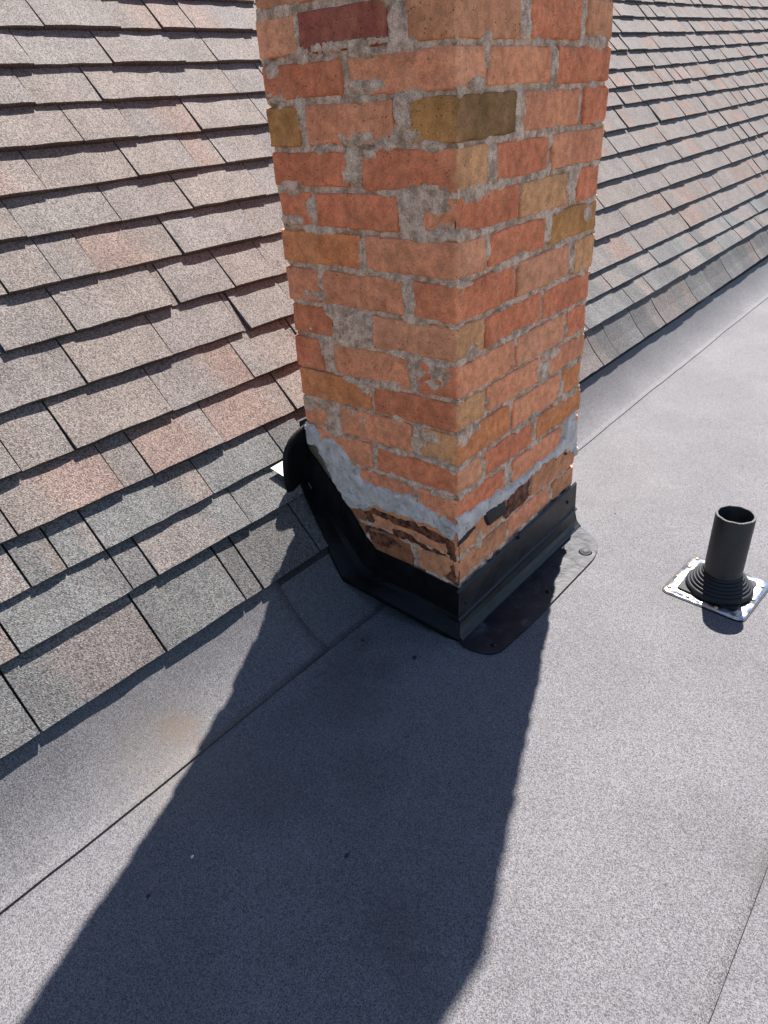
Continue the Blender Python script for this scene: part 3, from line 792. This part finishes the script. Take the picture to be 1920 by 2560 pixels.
# front apron along the right-hand face
ny = 26
rows = []
for i in range(ny):
    t = i / (ny - 1); y = -0.012 + 0.536 * t
    zt_, zr = 0.112 + 0.020 * t, 0.0445 + 0.012 * t
    wv = 0.0006 * math.sin(t * 11.0) + 0.0003 * math.sin(t * 29 + 1)
    prof = [(0.0045, zt_ - 0.003), (0.0065, zt_ + 0.001), (0.0095, zt_ - 0.001), (0.0105 + wv * 0.6, zt_ - 0.02), (0.0120 + wv, zr + 0.010), (0.0126 + wv, zr + 0.003),
            (0.0170 + wv, zr + 0.001), (0.0172 + wv, zr - 0.003), (0.0118 + wv * 0.5, zr - 0.005), (0.0126, zr - 0.014), (0.0165, 0.022), (0.0225, 0.012), (0.0285, 0.0075), (0.0305, 0.004)]
    fl = 0.02 * max(0, t - 0.93) / 0.07
    rows.append([(x, y - (0.016 * sstep(0.08, 0.0, z) if i == 0 else 0) + (0.006 * sstep(0.08, 0.0, z) if i == ny - 1 else 0), z) for x, z in prof])
V, F = ribbon(rows)
fr = mesh_obj("apron_flashing", V, F, M_APR, chim, smooth=False, base=CB)
fr["label"] = "black bent metal apron screwed along the right-hand face"
for (y, z, x) in ((0.012, 0.0745, 0.0122), (0.4745, 0.099, 0.012), (0.232, 0.1215, 0.0105)):
    V, F = lathe([(0.0001, 0.0038), (0.0026, 0.0036), (0.0036, 0.0022), (0.0038, 0.0006), (0.0062, 0.0004), (0.0064, -0.002)], 12)
    V = [(x + c_, y + a_, z + b_) for a_, b_, c_ in V]
    s_ = mesh_obj("screw", V, [f[::-1] for f in F], M_BLK, fr, base=CB)
# side flashing on the left-hand face: level at the corner, then raking up the slope
top = [(-0.418, 0.348), (-0.379, 0.311), (-0.330, 0.257), (-0.294, 0.218), (-0.252, 0.160), (-0.219, 0.130), (-0.113, 0.1255), (0.006, 0.1175)]
mid = [(-0.4185, 0.264), (-0.392, 0.226), (-0.340, 0.183), (-0.300, 0.135), (-0.262, 0.085), (-0.228, 0.062), (-0.113, 0.060), (0.011, 0.050)]
bot = [(-0.409, -0.036, 0.244), (-0.376, -0.047, 0.205), (-0.336, -0.056, 0.155), (-0.303, -0.063, 0.112), (-0.272, -0.068, 0.070), (-0.224, -0.062, 0.0595), (-0.113, -0.048, 0.0351), (0.0275, -0.030, 0.0045)]
def resamp(pts, m=29):
    P = np.array(pts, float); t = np.linspace(0, len(P) - 1, m); k = np.minimum(t.astype(int), len(P) - 2); f = (t - k)[:, None]
    return P[k] * (1 - f) + P[k + 1] * f
tp, md, bt = resamp(top), resamp(mid), resamp(bot)
rows = []
for i in range(len(tp)):
    a = np.array((tp[i][0], -0.0035, tp[i][1])); a2 = a + np.array((0, -0.0035, 0.001)); b = np.array((md[i][0], -0.0125, md[i][1])); c = bt[i]
    m_ = membrane_z(np.array([c[0]]), np.array([c[1]]))[0]
    slope_z = E0[2] + (E0[0] - c[0]) * math.tan(PITCH)
    c = np.array((c[0], c[1], max(c[2], m_ + 0.004, slope_z + 0.031 * float(sstep(-0.29, -0.335, c[0])))))
    w1 = 0.0012 * math.sin(i * 1.3)
    rows.append([a + np.array((0, 0.003, -0.002)), a, a2, a * 0.6 + b * 0.4 + np.array((0, w1 - 0.003, 0)), b + np.array((0, w1, 0)), b * 0.7 + c * 0.3 + np.array((0, 0.002, -0.001)), b * 0.35 + c * 0.65, c, c + np.array((0, 0, -0.012))])
V, F = ribbon(rows[::-1])
sf = mesh_obj("side_flashing", V, F, M_BLK, chim, smooth=False, base=CB)
sf["label"] = "black side flashing raking up the slope on the left-hand face"
# back flashing: curled end standing proud at the uphill left corner, and the pan behind the chimney
out = [(0.004, 0.392), (-0.014, 0.386), (-0.034, 0.380), (-0.050, 0.371), (-0.063, 0.358), (-0.072, 0.342), (-0.076, 0.322), (-0.078, 0.300), (-0.079, 0.272), (-0.072, 0.240), (-0.045, 0.222), (-0.018, 0.222), (0.004, 0.240)]
ins_ = [(0.004, 0.30 + 0.03 * math.cos(i / 12 * math.pi)) for i in range(13)]
rows = []
for k_, t in enumerate(np.linspace(0, 1, 7)):
    bow = 0.014 * math.sin(t * math.pi * 0.5)
    rows.append([(-0.408 - 0.010 * math.sin(t * 2.2) - (0.006 if t == 0 else 0), o_[0] * (1 - t) + i_[0] * t, o_[1] * (1 - t) + i_[1] * t) for o_, i_ in zip(out, ins_)])
V, F = ribbon(rows, 0.003)
bf = mesh_obj("back_flashing", V, F, M_BLK, chim, base=CB)
bf["label"] = "black curled end of the uphill flashing at the left corner"
rows = [[(-CW - 0.010, y, 0.40 - 0.012 * k_) if k_ < 3 else tuple(np.array((-CW - 0.012, y, 0.262)) + DS * (0.02 * (k_ - 3))) for k_ in range(6)] for y in np.linspace(-0.01, CD + 0.06, 5)]
V, F = ribbon(rows, 0.001)
mesh_obj("back_pan", V, F, M_BLK, chim, base=CB)
tri = [(0.2135, -0.0825), (0.216, -0.020), (0.195, -0.030), (0.164, -0.0575), (0.171, -0.061)]
V = [on_slope(s_, y_, 0.0165 + 0.004 * (s_ < 0.19)) for s_, y_ in tri] + [on_slope(s_, y_, 0.0150 + 0.004 * (s_ < 0.19)) for s_, y_ in tri]
F = [(0, 1, 2, 3, 4), (9, 8, 7, 6, 5)] + [(i, i + 5, (i + 1) % 5 + 5, (i + 1) % 5) for i in range(5)]
wt = mesh_obj("flashing_tab", V, F, M_WHITE, chim, smooth=False, base=CB)
wt["label"] = "bright bare metal corner of flashing beside the curled end"
# base plate on the membrane in front of the apron
V, F = rounded_slab([(0.02, 0.535), (0.098, 0.492), (0.123, 0.425), (0.121, 0.10), (0.112, -0.028), (0.040, -0.044), (0.008, -0.02)], 0.034, 0.0012, 0.0055)
pl = mesh_obj("base_plate", V, F, M_PLATE, chim, smooth=False, base=CB)
pl["label"] = "glossy black metal plate lying on the membrane below the apron"
V, F = lathe([(0.0001, 0.0062), (0.008, 0.0068), (0.0125, 0.0085), (0.0145, 0.0078), (0.0170, 0.0050)], 20, (0.094, 0.424, 0))
mesh_obj("plate_grommet", V, [f[::-1] for f in F], M_BLK, pl, base=CB)
for (x, y) in ((0.097, 0.227), (0.092, -0.002)):
    V, F = lathe([(0.0001, 0.0088), (0.003, 0.0084), (0.0042, 0.0070), (0.0044, 0.0058), (0.0066, 0.0056), (0.0068, 0.004)], 12, (x, y, 0))
    mesh_obj("screw", V, [f[::-1] for f in F], M_BLK, pl, base=CB)

# ---------------------------------------------------------------- vent pipe
PB = np.array((0.3955, 0.4655, 0.0)); PZ = -0.075
vent = empty("vent_pipe", PB, PZ)
tag(vent, "short open black plastic pipe in a ribbed rubber boot on a bright metal flange", "vent pipe")
hs = 0.089
V, F = rounded_slab([(-hs, -hs), (hs, -hs), (hs, hs), (-hs, hs)], 0.02, 0.0015, 0.0045)
o_ = len(V)
gx = np.linspace(-hs + 0.003, hs - 0.003, 40); X, Y = np.meshgrid(gx, gx, indexing='ij')
inr = (np.hypot(np.maximum(abs(X) - (hs - 0.02), 0), np.maximum(abs(Y) - (hs - 0.02), 0)) < 0.0165)
Z = 0.0052 + 0.0008 * fbm(np.stack([X * 45, Y * 45, 0 * X], -1), 8, 1)
V = list(V) + [tuple(p) for p in np.stack([X, Y, Z], -1).reshape(-1, 3)]
F = F + grid_faces(40, 40, inr[:-1, :-1] & inr[1:, 1:] & inr[1:, :-1] & inr[:-1, 1:], off=o_)
fl_ = mesh_obj("flange", V, F, M_ALU, vent)
V, F = rounded_slab([(-hs - .003, -hs - .003), (hs + .003, -hs - .003), (hs + .003, hs + .003), (-hs - .003, hs + .003)], 0.02, 0.0003, 0.0022)
mesh_obj("gasket", V, F, M_RUB, vent, smooth=False)
rs = 0.066
V, F = rounded_slab([(-rs, -rs), (rs, -rs), (rs, rs), (-rs, rs)], 0.014, 0.004, 0.0095)
mesh_obj("rubber_base", V, F, M_RUB, vent, smooth=False)
prof = [(0.0700, 0.0085), (0.0712, 0.013), (0.0702, 0.0175), (0.0675, 0.0205)]
r_, z_ = 0.0675, 0.0205
for q in range(5):
    prof += [(r_ - 0.0015, z_ + 0.0012), (r_ - 0.0048, z_ - 0.0004), (r_ - 0.0044, z_ + 0.0048), (r_ - 0.0051, z_ + 0.0064)]
    r_ -= 0.0051; z_ += 0.0064
prof += [(0.0412, 0.0535), (0.0402, 0.0530), (0.0400, 0.045)]
V, F = lathe(prof, 64, (0.005, -0.003, 0))
mesh_obj("boot", V, F, M_RUB, vent)
tube = [(0.0400, 0.0), (0.0400, 0.05), (0.0400, 0.12), (0.0400, 0.1985), (0.0398, 0.1994)]
V, F = lathe(tube, 56, (0.006, -0.003, 0))
V2, F2 = lathe([(0.0352, 0.1994), (0.0350, 0.1985), (0.0350, 0.10), (0.0350, 0.0)], 56, (0.006, -0.003, 0))
o_ = len(V)
pp = mesh_obj("pipe", list(V) + list(V2), F + [tuple(i + o_ for i in f) for f in F2], M_PIPE, vent)
V, F = lathe([(0.0398, 0.1994), (0.0392, 0.2002), (0.0375, 0.2004), (0.0358, 0.2002), (0.0352, 0.1994)], 56, (0.006, -0.003, 0))
V = [(x, y, z + 0.0006 * math.sin(9 * math.atan2(y, x)) * (z > 0.2)) for x, y, z in V]
mesh_obj("rim", V, F, M_RIM, pp)
for (x, y) in ((-0.078, -0.070), (-0.079, -0.02), (-0.078, 0.035), (-0.074, 0.076), (-0.03, -0.079), (0.03, -0.079), (0.074, -0.074), (0.079, 0.0), (0.078, 0.06)):
    V, F = lathe([(0.0001, 0.0085), (0.0032, 0.0084), (0.0048, 0.0070), (0.0050, 0.0045)], 10, (x + random.uniform(-.003, .003), y, 0))
    mesh_obj("nail", V, F, M_NAIL, fl_)

# ---------------------------------------------------------------- small debris
def crumb(x, y, r, sd, mat, name, label, cat, flat_=0.6, z=None, group=None, s=None):
    V, F = blob(r * 0.62, sd, flat_)
    o = mesh_obj(name, V, F, mat)
    if s is None: o.location = (x, y, float(membrane_z(np.array([x]), np.array([y]))[0]))
    else:
        o.location = Vector(on_slope(s, y, 0.010)); o.rotation_euler = (0, math.pi / 2 - PITCH + 0 * 1, 0)
        o.rotation_euler = Vector(DN).to_track_quat('Z', 'X').to_euler()
    tag(o, label, cat, group)
    return o
crumb(-0.0228, -0.1254, 0.0062, 1, M_TAR, "tar_crumb", "black tar crumb lying in the shade nearest the corner of the apron flashing", "debris")
crumb(-0.1474, -0.1477, 0.0050, 2, M_TAR, "tar_crumb", "small black tar crumb in the shade below the bottom edge of the side flashing", "debris")
crumb(0.1617, -0.5384, 0.0060, 3, M_TAR, "tar_crumb", "dark tar crumb out in the middle of the chimney's shadow", "debris", 0.35)
crumb(-0.0331, -0.7679, 0.0048, 4, M_TAR, "tar_crumb", "dark tar crumb near the left edge of the shadow at the bottom left", "debris", 0.4)
crumb(-0.0318, -0.6881, 0.0042, 5, M_CHIP, "paint_flake", "tiny pale flake lying in the chimney's shadow", "debris", 0.25)
crumb(0.0751, 0.646, 0.003, 6, M_TAR, "grit_grain", "dark grain of grit on the sunlit membrane left of the vent pipe", "debris")
crumb(0, 0.0006, 0.0042, 7, M_TAR, "tar_crumb", "black speck of tar on a shingle left of the chimney", "debris", 0.6, s=0.778)
crumb(0, 0.113, 0.006, 8, M_CHIP, "mortar_crumb", "pale mortar crumb on a shingle close to the chimney's left edge", "debris", 0.4, s=0.437)
crumb(0, -0.195, 0.005, 9, M_CHIP, "mortar_crumb", "pale mortar crumb on a shingle further down the slope to the left", "debris", 0.35, s=0.4425)
